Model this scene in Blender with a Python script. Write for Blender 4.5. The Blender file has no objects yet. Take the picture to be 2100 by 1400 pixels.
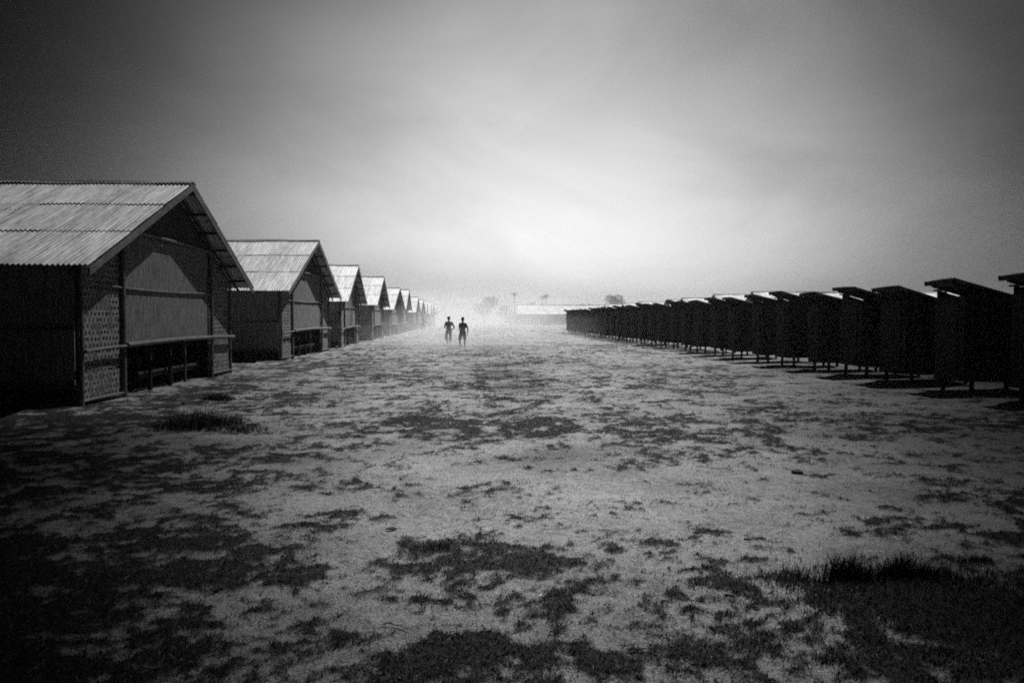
import bpy, bmesh, math, random
import numpy as np
from mathutils import Vector, Matrix
R = math.radians
random.seed(7); rng = np.random.default_rng(7)
S = bpy.context.scene
COL = S.collection

# ------------------------------------------------------------------ camera
cam_d = bpy.data.cameras.new("camera"); cam = bpy.data.objects.new("camera", cam_d); COL.objects.link(cam)
cam_d.sensor_width = 36; cam_d.lens = 28.0; cam_d.clip_end = 5000; cam_d.clip_start = 0.05
cam.location = (0, 0, 1.6)
cam.rotation_euler = (R(90 - 1.684), 0, R(-3.154))
S.camera = cam

# ------------------------------------------------------------------ sun + sky
SUN = Vector((.60, .58, 1.45)).normalized()
sl = bpy.data.lights.new("sun", 'SUN'); sl.energy = 5.0; sl.angle = R(0.5); sl.color = (1, 1, 1)
so = bpy.data.objects.new("sun", sl); COL.objects.link(so)
so.rotation_euler = SUN.to_track_quat('Z', 'Y').to_euler(); so.location = (30, 30, 80)

W = bpy.data.worlds.new("World"); S.world = W; W.use_nodes = True
nt = W.node_tree; nt.nodes.clear()
def N(nt, t, **kw):
    n = nt.nodes.new(t)
    for k, v in kw.items():
        if k.startswith('i_'):
            k2 = k[2:]; n.inputs[int(k2) if k2.isdigit() else k2].default_value = v
        else: setattr(n, k, v)
    return n
def M(nt, op, a, b=None, c=None, clamp=False):
    n = nt.nodes.new('ShaderNodeMath'); n.operation = op; n.use_clamp = clamp
    for i, v in enumerate((a, b, c)):
        if v is None: continue
        if isinstance(v, (int, float)): n.inputs[i].default_value = v
        else: nt.links.new(v, n.inputs[i])
    return n.outputs[0]
L = nt.links.new
sky = N(nt, 'ShaderNodeTexSky', sky_type='NISHITA', sun_disc=False, sun_elevation=math.asin(SUN.z),
        sun_rotation=math.atan2(SUN.x, SUN.y), dust_density=4.0, air_density=1.5)
bw = N(nt, 'ShaderNodeRGBToBW'); L(sky.outputs[0], bw.inputs[0])
tc = N(nt, 'ShaderNodeTexCoord'); nrm = N(nt, 'ShaderNodeVectorMath', operation='NORMALIZE'); L(tc.outputs['Generated'], nrm.inputs[0])
sep = N(nt, 'ShaderNodeSeparateXYZ'); L(nrm.outputs[0], sep.inputs[0])
az = M(nt, 'MULTIPLY', M(nt, 'ARCTAN2', sep.outputs[0], sep.outputs[1]), 57.2958)
el = M(nt, 'MULTIPLY', M(nt, 'ARCSINE', sep.outputs[2]), 57.2958)
# storm cloud deck: a bright gap of thin dusty cloud ahead, thick dark cloud to the sides and behind
daz = M(nt, 'SUBTRACT', az, 2.5)
wl = M(nt, 'DIVIDE', M(nt, 'MINIMUM', daz, 0.0), 19.0)
wr = M(nt, 'DIVIDE', M(nt, 'MAXIMUM', daz, 0.0), 23.0)
dv = M(nt, 'DIVIDE', M(nt, 'MAXIMUM', M(nt, 'SUBTRACT', el, 0.0), 0.0), 25.0)
q = M(nt, 'ADD', M(nt, 'ADD', M(nt, 'MULTIPLY', wl, wl), M(nt, 'MULTIPLY', wr, wr)), M(nt, 'MULTIPLY', dv, dv))
lobe = M(nt, 'EXPONENT', M(nt, 'MULTIPLY', M(nt, 'POWER', q, 1.15), -1.0))
mp = N(nt, 'ShaderNodeMapping'); mp.inputs['Rotation'].default_value = (0, R(35), 0); mp.inputs['Scale'].default_value = (1.2, 1.5, 2.8); mp.inputs['Location'].default_value = (.22, 0, .1)
L(nrm.outputs[0], mp.inputs[0])
n1 = N(nt, 'ShaderNodeTexNoise', i_Scale=2.3, i_Detail=6.0, i_Roughness=.55, i_Distortion=.6); L(mp.outputs[0], n1.inputs['Vector'])
cl = M(nt, 'POWER', 2.0, M(nt, 'MULTIPLY', M(nt, 'SUBTRACT', n1.outputs[0], .5), 1.15))
mask = M(nt, 'ADD', M(nt, 'MULTIPLY', lobe, cl), M(nt, 'MULTIPLY', cl, .004))
SKY_GAIN = 0.84
inten = M(nt, 'MULTIPLY', M(nt, 'MULTIPLY', bw.outputs[0], mask), SKY_GAIN)
low = M(nt, 'ADD', 1.0, M(nt, 'MULTIPLY', 1.5, M(nt, 'EXPONENT', M(nt, 'MULTIPLY', M(nt, 'ABSOLUTE', el), -.2))))
inten = M(nt, 'MINIMUM', M(nt, 'MULTIPLY', inten, low), 11.0)
bg = N(nt, 'ShaderNodeBackground', i_Strength=.1); out = N(nt, 'ShaderNodeOutputWorld')
L(inten, bg.inputs[0]); L(bg.outputs[0], out.inputs[0])

S.view_settings.view_transform = 'Standard'; S.view_settings.look = 'None'
S.view_settings.exposure = 0.75; S.view_settings.gamma = 1
S.cycles.use_denoising = False; S.cycles.use_adaptive_sampling = True; S.cycles.adaptive_threshold = .022; S.cycles.adaptive_min_samples = 40; S.cycles.sample_clamp_direct = 0.8
S.cycles.filter_width = 1.9
S.cycles.max_bounces = 6; S.cycles.diffuse_bounces = 3; S.cycles.volume_bounces = 1; S.cycles.transparent_max_bounces = 8
S.cycles.sample_clamp_indirect = 3.0

# ------------------------------------------------------------------ tagging
def tag(o, label=None, cat=None, group=None, kind=None):
    if label: o['label'] = label
    if cat: o['category'] = cat
    if group: o['group'] = group
    if kind: o['kind'] = kind
    return o
def empty(name, loc=(0, 0, 0), rz=0):
    o = bpy.data.objects.new(name, None); COL.objects.link(o); o.location = loc; o.rotation_euler = (0, 0, rz); o.empty_display_size = .3
    return o
def copy_tree(o, parent=None):
    c = o.copy(); COL.objects.link(c); c.parent = parent
    for ch in list(o.children): copy_tree(ch, c)
    return c

# ------------------------------------------------------------------ materials (all neutral greys: a monochrome picture)
def mat(name, rough=.9, spec=.2):
    m = bpy.data.materials.new(name); m.use_nodes = True; t = m.node_tree; b = t.nodes['Principled BSDF']
    b.inputs['Roughness'].default_value = rough; b.inputs['Specular IOR Level'].default_value = spec
    return m, t, b
def ramp(t, fac, stops):
    r = t.nodes.new('ShaderNodeValToRGB'); cr = r.color_ramp
    while len(cr.elements) < len(stops): cr.elements.new(.5)
    for e, (p, v) in zip(cr.elements, stops): e.position = p; e.color = (v, v, v, 1)
    t.links.new(fac, r.inputs[0]); return r.outputs[0]
def noise(t, coord, scale, detail=4, rough=.55, sc=(1, 1, 1)):
    m = t.nodes.new('ShaderNodeMapping'); m.inputs['Scale'].default_value = sc; t.links.new(coord, m.inputs[0])
    n = t.nodes.new('ShaderNodeTexNoise'); n.inputs['Scale'].default_value = scale; n.inputs['Detail'].default_value = detail
    n.inputs['Roughness'].default_value = rough; t.links.new(m.outputs[0], n.inputs['Vector']); return n.outputs[0]
def objc(t): return t.nodes.new('ShaderNodeTexCoord').outputs['Object']
def bump(t, b, h, dist, strength=1.0):
    n = t.nodes.new('ShaderNodeBump'); n.inputs['Distance'].default_value = dist; n.inputs['Strength'].default_value = strength
    t.links.new(h, n.inputs['Height']); t.links.new(n.outputs[0], b.inputs['Normal'])
def simple(name, lo, hi, scale=8, sc=(1, 1, 1), rough=.9, bd=.004, spec=.2):
    m, t, b = mat(name, rough, spec); c = objc(t); n = noise(t, c, scale, 5, .6, sc)
    t.links.new(ramp(t, n, [(.3, lo), (.7, hi)]), b.inputs['Base Color']); bump(t, b, n, bd); return m

M_bamboo = simple('bamboo_pole', .05, .15, 6, (1, 1, 1), .7, .004, .3)
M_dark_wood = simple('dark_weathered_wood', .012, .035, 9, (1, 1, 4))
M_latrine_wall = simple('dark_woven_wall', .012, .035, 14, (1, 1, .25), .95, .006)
M_leaf = simple('tree_leaf', .03, .07, 3)
M_bark = simple('bark', .05, .1, 4)
M_cloth1 = simple('dark_cloth', .06, .1, 12); M_cloth2 = simple('worn_cloth', .10, .15, 12)
M_skin = simple('skin', .09, .12, 20, bd=.0005); M_hair = simple('hair', .008, .015, 60)
M_leafdry = simple('dark_dry_leaf', .015, .04, 30); M_scrap = simple('pale_scrap', .5, .7, 30)
M_stick = simple('stick_bark', .02, .05, 25, (1, 1, 1))
M_stone = simple('dark_stone', .03, .07, 18)

def m_sheet(name, lo, hi):
    m, t, b = mat(name, .55, .35); c = objc(t)
    at = t.nodes.new('ShaderNodeAttribute'); at.attribute_name = 'tone'
    n = noise(t, c, 1.2, 6, .8, (14, .8, .8))          # streaks running down the sheet
    n2 = noise(t, c, 9, 4, .7)
    v = M(t, 'ADD', M(t, 'MULTIPLY', n, .75), M(t, 'ADD', M(t, 'MULTIPLY', n2, .2), M(t, 'MULTIPLY', at.outputs['Fac'], .07)))
    t.links.new(ramp(t, v, [(.38, lo), (.62, hi)]), b.inputs['Base Color'])
    bump(t, b, n2, .003); return m
M_sheet = m_sheet('corrugated_sheet', .13, .62)
M_sheet_dark = m_sheet('dark_corrugated_sheet', .05, .12)

def m_weave():
    m, t, b = mat('woven_bamboo_mat', .8); c = objc(t)
    s = t.nodes.new('ShaderNodeSeparateXYZ'); t.links.new(c, s.inputs[0])
    u = M(t, 'ADD', s.outputs[0], s.outputs[1]); z = s.outputs[2]
    wob = noise(t, c, 3.0, 2)
    u = M(t, 'MULTIPLY', M(t, 'ADD', u, M(t, 'MULTIPLY', wob, .06)), 6.6); z = M(t, 'MULTIPLY', M(t, 'ADD', z, M(t, 'MULTIPLY', wob, .05)), 8.5)
    fz = M(t, 'FLOOR', z); ph = M(t, 'MULTIPLY', M(t, 'MODULO', fz, 2.0), .5)
    fu = M(t, 'FRACT', M(t, 'ADD', u, ph)); ff = M(t, 'FRACT', z)
    # over / under strips with dark slots at some of the crossings, every strip its own tone
    a = M(t, 'ABSOLUTE', M(t, 'SUBTRACT', fu, .5)); d = M(t, 'ABSOLUTE', M(t, 'SUBTRACT', ff, .5))
    cell = t.nodes.new('ShaderNodeCombineXYZ'); t.links.new(M(t, 'FLOOR', M(t, 'ADD', u, ph)), cell.inputs[0]); t.links.new(fz, cell.inputs[1])
    wn = t.nodes.new('ShaderNodeTexWhiteNoise'); t.links.new(cell.outputs[0], wn.inputs['Vector'])
    fine = noise(t, c, 16, 5, .75)
    jag = M(t, 'MULTIPLY', M(t, 'SUBTRACT', fine, .5), .9)
    sw = M(t, 'ADD', M(t, 'MULTIPLY', M(t, 'POWER', wn.outputs['Value'], 1.6), .42), .08)
    slot = M(t, 'MULTIPLY', M(t, 'GREATER_THAN', M(t, 'ADD', a, jag), M(t, 'SUBTRACT', .52, sw)), M(t, 'LESS_THAN', M(t, 'ADD', d, jag), .30))
    seam = M(t, 'GREATER_THAN', M(t, 'ADD', d, M(t, 'MULTIPLY', jag, .5)), .46)
    dk = M(t, 'MAXIMUM', slot, M(t, 'MULTIPLY', seam, .4))
    base = ramp(t, M(t, 'ADD', M(t, 'MULTIPLY', fine, .7), M(t, 'MULTIPLY', wn.outputs['Value'], .3)), [(.35, .07), (.62, .26)])
    mx = t.nodes.new('ShaderNodeMix'); mx.data_type = 'RGBA'; t.links.new(dk, mx.inputs[0]); t.links.new(base, mx.inputs[6]); mx.inputs[7].default_value = (.012,) * 3 + (1,)
    t.links.new(mx.outputs[2], b.inputs['Base Color'])
    bump(t, b, M(t, 'SUBTRACT', fine, dk), .012); return m
M_weave = m_weave()
def m_thatch(name, lo, hi):
    m, t, b = mat(name, .9); c = objc(t)
    n = noise(t, c, 6, 5, .8, (3.5, 3.5, .35)); n2 = noise(t, c, 30, 3, .6, (3, 3, .4))
    v = M(t, 'ADD', M(t, 'MULTIPLY', n, .65), M(t, 'MULTIPLY', n2, .35))
    t.links.new(ramp(t, v, [(.40, lo), (.58, hi)]), b.inputs['Base Color']); bump(t, b, v, .02); return m
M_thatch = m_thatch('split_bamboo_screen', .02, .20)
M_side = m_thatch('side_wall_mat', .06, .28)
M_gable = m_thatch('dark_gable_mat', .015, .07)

# ------------------------------------------------------------------ mesh helpers
class MB:
    def __init__(s): s.v = []; s.f = []
    def add(s, vs, fs):
        k = len(s.v); s.v += [tuple(v) for v in vs]; s.f += [tuple(i + k for i in f) for f in fs]; return s
    def box(s, a, b, Mx=None):
        (x0, y0, z0), (x1, y1, z1) = a, b
        vs = [(x0, y0, z0), (x1, y0, z0), (x1, y1, z0), (x0, y1, z0), (x0, y0, z1), (x1, y0, z1), (x1, y1, z1), (x0, y1, z1)]
        if Mx: vs = [Mx @ Vector(v) for v in vs]
        return s.add(vs, [(0, 3, 2, 1), (4, 5, 6, 7), (0, 1, 5, 4), (1, 2, 6, 5), (2, 3, 7, 6), (3, 0, 4, 7)])
    def tube(s, pts, rs, n=8, cap=True, wob=0.0):
        pts = [Vector(p) for p in pts]
        if isinstance(rs, (int, float)): rs = [rs] * len(pts)
        vs = []; fs = []
        for i, p in enumerate(pts):
            d = (pts[min(i + 1, len(pts) - 1)] - pts[max(i - 1, 0)]).normalized()
            a = d.orthogonal().normalized() if abs(d.z) < .9 else Vector((1, 0, 0)).cross(d).normalized()
            if abs(d.z) < .9: a = Vector((0, 0, 1)).cross(d).normalized()
            b = d.cross(a)
            for k in range(n):
                t = 2 * math.pi * k / n; r = rs[i] * (1 + wob * random.uniform(-1, 1))
                vs.append(p + a * math.cos(t) * r + b * math.sin(t) * r)
        for i in range(len(pts) - 1):
            for k in range(n):
                fs.append((i * n + k, i * n + (k + 1) % n, (i + 1) * n + (k + 1) % n, (i + 1) * n + k))
        if cap: fs.append(tuple(range(n))[::-1]); fs.append(tuple((len(pts) - 1) * n + k for k in range(n)))
        return s.add(vs, fs)
    def pole(s, a, b, r):           # bamboo pole: slight bend, swollen nodes
        a = Vector(a); b = Vector(b); Ln = (b - a).length; k = max(3, int(Ln / .35)); pts = []; rs = []
        off = Vector((random.uniform(-1, 1), random.uniform(-1, 1), random.uniform(-1, 1))) * .008 * Ln
        for i in range(k + 1):
            t = i / k; c = a.lerp(b, t) + off * math.sin(t * math.pi)
            if 0 < i < k:
                dd = (b - a).normalized() * .018
                pts += [c - dd, c, c + dd]; rs += [r * (1 - .12 * t), r * 1.13 * (1 - .12 * t), r * (1 - .12 * t)]
            else: pts.append(c); rs.append(r * (1 - .12 * t))
        return s.tube(pts, rs, 8)
    def ellipsoid(s, c, r, n=10, m=7, Mx=None):
        vs = []; fs = []
        for j in range(1, m):
            ph = math.pi * j / m
            for i in range(n):
                t = 2 * math.pi * i / n
                vs.append(Vector((r[0] * math.sin(ph) * math.cos(t), r[1] * math.sin(ph) * math.sin(t), r[2] * math.cos(ph))))
        vs.append(Vector((0, 0, r[2]))); vs.append(Vector((0, 0, -r[2]))); T = len(vs) - 2; B = T + 1
        for j in range(m - 2):
            for i in range(n): fs.append((j * n + i, (j + 1) * n + i, (j + 1) * n + (i + 1) % n, j * n + (i + 1) % n))
        for i in range(n): fs.append((T, i, (i + 1) % n)); fs.append((B, (m - 2) * n + (i + 1) % n, (m - 2) * n + i))
        if Mx: vs = [Mx @ v for v in vs]
        return s.add([v + Vector(c) for v in vs], fs)
    def mesh(s, name, smooth=False):
        me = bpy.data.meshes.new(name); me.from_pydata(s.v, [], s.f); me.update()
        if smooth: me.polygons.foreach_set('use_smooth', [True] * len(me.polygons))
        return me
    def build(s, name, m, parent=None, smooth=False):
        me = s.mesh(name, smooth); me.materials.append(m)
        o = bpy.data.objects.new(name, me); COL.objects.link(o); o.parent = parent; return o
def np_obj(name, V, F, m, parent=None, smooth=False, attr=None):
    V = np.asarray(V, dtype=np.float32); F = np.asarray(F, dtype=np.int32); k = F.shape[1]
    me = bpy.data.meshes.new(name); me.vertices.add(len(V)); me.vertices.foreach_set('co', V.ravel())
    me.loops.add(F.size); me.loops.foreach_set('vertex_index', F.ravel())
    me.polygons.add(len(F)); me.polygons.foreach_set('loop_start', np.arange(0, F.size, k, dtype=np.int32)); me.polygons.foreach_set('loop_total', np.full(len(F), k, np.int32))
    me.update(calc_edges=True)
    if smooth: me.polygons.foreach_set('use_smooth', np.ones(len(F), bool))
    for nm, a in (attr or {}).items():
        at = me.attributes.new(nm, 'FLOAT', 'POINT'); at.data.foreach_set('value', np.asarray(a, dtype=np.float32))
    me.materials.append(m); o = bpy.data.objects.new(name, me); COL.objects.link(o); o.parent = parent; return o

# ------------------------------------------------------------------ value noise for the ground
def _h(ix, iy, seed):
    h = (ix.astype(np.int64) * 374761393 + iy.astype(np.int64) * 668265263 + seed * 1442695041) & 0xffffffff
    h = ((h ^ (h >> 13)) * 1274126177) & 0xffffffff; h = h ^ (h >> 16)
    return (h & 0xffffff) / float(0xffffff)
def vn(x, y, seed):
    x = np.asarray(x, float); y = np.asarray(y, float)
    ix = np.floor(x); iy = np.floor(y); fx = x - ix; fy = y - iy; fx = fx * fx * (3 - 2 * fx); fy = fy * fy * (3 - 2 * fy)
    a = _h(ix, iy, seed); b = _h(ix + 1, iy, seed); c = _h(ix, iy + 1, seed); d = _h(ix + 1, iy + 1, seed)
    return (a * (1 - fx) + b * fx) * (1 - fy) + (c * (1 - fx) + d * fx) * fy
def fbm(x, y, sc, octv, seed, gain=.55):
    s = 0; a = 1; tot = 0
    for i in range(octv): s = s + a * vn(x * sc * 2 ** i + 17.3 * i, y * sc * 2 ** i + 5.1 * i, seed + i); tot += a; a *= gain
    return s / tot
PATCH = [(-3.43,8.79,0.73,1.14,1.00),(-4.31,13.16,0.99,2.23,1.00),(-4.90,10.94,0.97,1.33,0.80),(-1.28,6.02,0.22,0.31,0.95),(-2.06,12.12,0.36,0.67,0.50),(-0.20,5.47,0.23,0.21,1.10),(0.22,5.13,0.35,0.41,0.60),(-0.31,4.62,0.37,0.41,0.90),(0.40,4.62,0.43,0.51,0.55),(-2.03,4.44,0.67,0.77,1.00),(-1.20,3.88,0.47,0.35,0.90),(-3.36,6.26,0.45,1.23,0.80),(-1.33,5.02,0.36,0.39,0.60),(0.08,3.52,0.43,0.12,0.95),(0.82,3.56,0.33,0.15,0.75),(2.40,4.42,0.61,0.35,1.30),(2.25,3.75,0.71,0.40,1.20),(1.47,3.67,0.28,0.21,0.85),(2.67,11.21,1.37,1.35,1.05),(0.98,11.57,1.26,1.42,0.85),(-0.67,12.16,0.67,0.80,0.95),(3.40,9.75,0.73,0.56,0.60),(5.74,14.50,1.52,1.47,0.65),(6.84,12.29,1.53,1.19,0.50),(3.43,5.75,0.47,0.26,0.80),(4.64,6.84,0.52,0.46,0.75),(0.49,8.87,0.49,0.21,0.80),(1.17,8.26,0.56,0.21,0.70),(-4.64,31.20,2.75,9.41,0.70),(7.36,41.80,3.05,5.32,0.50),(0.50,21.20,2.50,4.15,0.40),(5.49,20.62,2.50,3.22,0.50),(-3.43,15.86,0.95,1.42,0.60),(3.18,4.58,0.24,0.34,0.90),(0.31,7.25,0.58,0.21,0.50),(1.77,4.96,0.25,0.08,0.90),(0.55,4.03,0.15,0.08,0.60),(-0.62,3.86,0.23,0.23,0.75),(-4.47,8.70,0.62,1.77,0.90),
         (-4.2, 5.2, .9, 1.6, 1.0), (3.6, 3.9, .6, .7, 1.1), (-6.0, 9.0, 1.3, 3.0, .9), (-5.6, 17.5, .9, 4.5, 1.1), (-6.6, 12.5, 1.8, 3.0, 1.3), (-6.5, 8.2, 2.4, 2.6, 1.7), (-3.0, 4.6, 1.3, 1.3, 1.7), (-1.7, 3.8, .7, .5, 1.5), (2.7, 4.15, .75, .55, 2.0), (2.4, 3.6, .8, .35, 1.7), (4.3, 5.0, .9, .6, 1.3)]  # real turf, massed darker at left and near corners to stand in for shade
def patch_field(x, y):
    wx = x + (fbm(x, y, 1.3, 3, 91) - .5) * .7; wy = y + (fbm(x, y, 1.1, 3, 97) - .5) * .9
    m = np.zeros_like(x)
    for cx, cy, rx, ry, s in PATCH:
        d = ((wx - cx) / (rx * 1.1)) ** 2 + ((wy - cy) / (ry * 1.1)) ** 2
        m = np.maximum(m, s * np.exp(-d ** 1.5 * .9))
    return m
def turf(x, y):
    """how grassy the soil is: > 0 means matted dark turf, some of it standing in for shade"""
    m = patch_field(x, y)
    far = np.clip((y - 10) / 25, 0, 1)
    n = fbm(x, y, 2.8, 5, 11, .7); n2 = fbm(x, y, .35, 3, 33)
    n3 = fbm(x, y, 11, 3, 201, .7)
    bare = np.exp(-(((x - 1.2) / 3.4) ** 2 + ((y - 7.0) / 1.5) ** 2) ** 1.5) * .19 - np.exp(-(((x - 3.2) / 4.5) ** 2 + ((y - 14) / 5.0) ** 2) ** 1.5) * .05 + np.exp(-(((x - .3) / .9) ** 2 + ((y - 3.95) / .22) ** 2)) * .10
    return m * .34 - bare + (n - .5) * 1.75 + (n3 - .5) * 1.35 + (n2 - .5) * .5 - .21 + far * .10
def relief(x, y):
    far = np.clip(1 - (y - 4) / 60, 0, 1)
    return ((fbm(x, y, .5, 2, 51) - .5) * .10 + (fbm(x, y, 2.5, 4, 61) - .5) * .05 + (fbm(x, y, 9, 2, 71) - .5) * .012) * (.25 + .75 * far)

# ------------------------------------------------------------------ ground
def axis(*segs):
    a = []
    for s0, s1, st in segs: a.append(np.arange(s0, s1 - 1e-6, st))
    a.append([segs[-1][1]]); return np.concatenate(a)
ys = axis((-60, -2, 6), (-2, 2.6, .2), (2.6, 8, .03), (8, 14, .06), (14, 30, .12), (30, 70, .5), (70, 200, 5), (200, 1300, 60))
xh = axis((0, 5, .035), (5, 10, .07), (10, 26, .3), (26, 120, 4), (120, 900, 60))
xs = np.concatenate([-xh[:0:-1], xh])
X, Y = np.meshgrid(xs, ys)
T_ = turf(X, Y); Z = relief(X, Y) + np.clip(T_, 0, .3) * .06
Z *= np.clip((1300 - Y) / 600, 0, 1) * np.clip((900 - np.abs(X)) / 300, 0, 1)
nx = len(xs); ny = len(ys)
idx = np.arange(nx * ny).reshape(ny, nx)
F = np.stack([idx[:-1, :-1], idx[:-1, 1:], idx[1:, 1:], idx[1:, :-1]], -1).reshape(-1, 4)
mg, t, b = mat('dusty_soil', .95, .1)
c = objc(t)
at = t.nodes.new('ShaderNodeAttribute'); at.attribute_name = 'turf'
fn = noise(t, c, 11, 6, .75); fn2 = noise(t, c, 60, 3, .7); big = noise(t, c, .8, 4, .6)
v = M(t, 'ADD', at.outputs['Fac'], M(t, 'ADD', M(t, 'MULTIPLY', M(t, 'SUBTRACT', fn, .5), .9), M(t, 'MULTIPLY', M(t, 'SUBTRACT', fn2, .5), .35)))
tm = t.nodes.new('ShaderNodeMapRange'); tm.interpolation_type = 'SMOOTHSTEP'; tm.inputs[1].default_value = -.17; tm.inputs[2].default_value = .27
t.links.new(v, tm.inputs[0])
soil = ramp(t, M(t, 'ADD', M(t, 'MULTIPLY', fn2, .45), M(t, 'ADD', M(t, 'MULTIPLY', fn, .3), M(t, 'MULTIPLY', big, .25))), [(.40, .08), (.49, .19), (.58, .30)])
grassy = ramp(t, fn2, [(.42, .008), (.6, .055)])
mx = t.nodes.new('ShaderNodeMix'); mx.data_type = 'RGBA'; t.links.new(tm.outputs[0], mx.inputs[0]); t.links.new(soil, mx.inputs[6]); t.links.new(grassy, mx.inputs[7])
t.links.new(mx.outputs[2], b.inputs['Base Color'])
bump(t, b, M(t, 'ADD', M(t, 'MULTIPLY', fn, .6), M(t, 'MULTIPLY', fn2, .4)), .07, 1.0)
ground = np_obj('ground', np.stack([X, Y, Z], -1).reshape(-1, 3), F, mg, smooth=True, attr={'turf': T_.ravel()})
tag(ground, kind='structure')
def gz(x, y):
    x = np.asarray(x, float); y = np.asarray(y, float)
    return relief(x, y) + np.clip(turf(x, y), 0, .3) * .06

# ------------------------------------------------------------------ grass and straw (uncountable)
def blades(px, py, ln, wd, lean, seed, z0=None, segs=2):
    r = np.random.default_rng(seed); n = len(px)
    pz = (gz(px, py) if z0 is None else z0) - .004
    a = r.uniform(0, 2 * np.pi, n); dx = np.cos(a); dy = np.sin(a)          # lean direction
    wa = r.uniform(0, 2 * np.pi, n); wx = np.cos(wa) * wd; wy = np.sin(wa) * wd
    V = []; 
    for k in range(segs + 1):
        s = k / segs; th = lean * s
        hx = ln * s * np.sin(th); hz = ln * s * np.cos(th); w = (1 - s) ** .8 if k < segs else 0
        if k < segs:
            V.append(np.stack([px + dx * hx - wx * w, py + dy * hx - wy * w, pz + hz], -1))
            V.append(np.stack([px + dx * hx + wx * w, py + dy * hx + wy * w, pz + hz], -1))
        else: V.append(np.stack([px + dx * hx, py + dy * hx, pz + hz], -1))
    V = np.stack(V, 1); k = V.shape[1]; base = np.arange(n)[:, None] * k
    tri = []
    for i in range(segs - 1): tri += [[2 * i, 2 * i + 1, 2 * i + 3], [2 * i, 2 * i + 3, 2 * i + 2]]
    tri += [[2 * (segs - 1), 2 * (segs - 1) + 1, k - 1]]
    F = (base[:, None] + np.array(tri)[None]).reshape(-1, 3)
    return V.reshape(-1, 3), F
M_grass = simple('short_dark_grass', .006, .028, 5); M_straw = simple('dry_straw', .22, .5, 6)
def scatter(n, y0, y1, thr, seed, width=.72):
    r = np.random.default_rng(seed); u = r.uniform(0, 1, n)
    y = y0 * (y1 / y0) ** u; x = r.uniform(-width, width, n) * y + .05 * y
    keep = turf(x, y) + (r.uniform(-.2, .2, n)) > thr
    return x[keep], y[keep], r
x, y, r = scatter(460000, 2.9, 22, .03, 5)
n = len(x); ln = r.uniform(.010, .045, n) * (1 + .02 * y) * (1 + 1.2 * np.exp(-((x - 2.6) / .9) ** 2 - ((y - 4.1) / .55) ** 2)); 
V1, F1 = blades(x, y, ln, r.uniform(.0012, .0028, n) * (1 + .10 * y), r.uniform(.7, 1.62, n), 6)
o = np_obj('grass', V1, F1, M_grass); tag(o, 'short dark matted grass growing in ragged patches over the dusty soil', 'grass', kind='stuff')
x, y, r = scatter(6000, 2.9, 12, -.02, 15)
n = len(x); V1, F1 = blades(x, y, r.uniform(.02, .06, n), r.uniform(.0006, .0013, n), r.uniform(1.2, 1.6, n), 16)
x2, y2, r2 = scatter(90000, 2.9, 14, -.6, 25); keep = r2.uniform(0, 1, len(x2)) < .35; x2 = x2[keep]; y2 = y2[keep]
o = np_obj('straw', V1, F1, M_straw); tag(o, 'thin pale dead straw lying among the dark grass patches', 'straw', kind='stuff')
V2, F2 = blades(x2, y2, r2.uniform(.02, .07, len(x2)), r2.uniform(.001, .003, len(x2)), r2.uniform(1.35, 1.56, len(x2)), 26)
o = np_obj('leaf_litter', V2, F2, M_stick); tag(o, 'small dark twigs and leaf bits strewn over the bare soil', 'leaf litter', kind='stuff')

# ------------------------------------------------------------------ distinct tufts, sticks and scraps
def tuft(name, cx, cy, rx, ry, n, h0, h1, label, cat='grass tuft', wd=.0025, lean=.9, seed=1, cores=None):
    r = np.random.default_rng(seed); a = r.uniform(0, 2 * np.pi, n); q = np.sqrt(r.uniform(0, 1, n))
    x = rx * .55 * np.clip(r.normal(0, 1, n), -1.5, 1.5) + .15 * rx * np.sin(a * 5); y = ry * .55 * np.clip(r.normal(0, 1, n), -1.5, 1.5); q = np.clip(np.hypot(x / rx, y / ry), 0, 1.1); h = r.uniform(h0, h1, n) * (1.15 - .7 * q ** 2)
    if cores:
        k = r.integers(0, len(cores), n); c = np.array(cores)[k]; x = c[:, 0] + (r.normal(0, 1, n)) * c[:, 2]; y = c[:, 1] + r.normal(0, 1, n) * c[:, 2]; h = r.uniform(h0, h1, n) * c[:, 3]
    z0 = gz(x + cx, y + cy)
    V, F = blades(x, y, h, r.uniform(.6, 1.3, n) * wd, r.uniform(.1, lean, n), seed + 1, z0=z0, segs=4)
    o = np_obj(name, V, F, M_grass); o.location = (cx, cy, 0); tag(o, label, cat); return o
tuft('grass_tuft', 2.32, 4.62, .5, .12, 3600, .04, .20, 'tall spiky dark grass tuft on the big turf patch at near right', seed=41, wd=.0028, lean=.7,
     cores=[(-.10, .02, .035, 1.25), (0.0, .0, .04, 1.15), (.06, .02, .05, .9), (.22, 0, .03, .95), (.30, .02, .03, 1.2), (-.3, .02, .14, .6), (.15, -.02, .22, .5), (-.12, -.05, .25, .5), (-.4, -.03, .15, .4), (.5, -.05, .2, .55), (.2, -.1, .3, .45), (.45, .02, .05, .8), (.66, -.02, .12, .6)])
tuft('grass_tuft', -.20, 5.42, .2, .07, 700, .02, .055, 'low dark scrubby grass tuft with a few upright stems in the middle foreground', seed=43, wd=.0022, lean=1.3)
tuft('grass_tuft', -1.27, 5.98, .17, .16, 500, .015, .04, 'small flat dark grass tuft alone on bare soil left of the foreground', seed=45, wd=.0025, lean=1.5)
tuft('grass_tuft', 3.26, 4.98, .13, .12, 400, .02, .06, 'dark grass tuft by the right edge just beyond the tall spiky one', seed=47, wd=.0025, lean=1.3)
tuft('weed_bush', -3.9, 11.7, .6, .55, 900, .06, .36, 'knee high bushy dark weed in front of the nearest bamboo house', 'weed', seed=49, wd=.006, lean=1.1)
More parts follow.
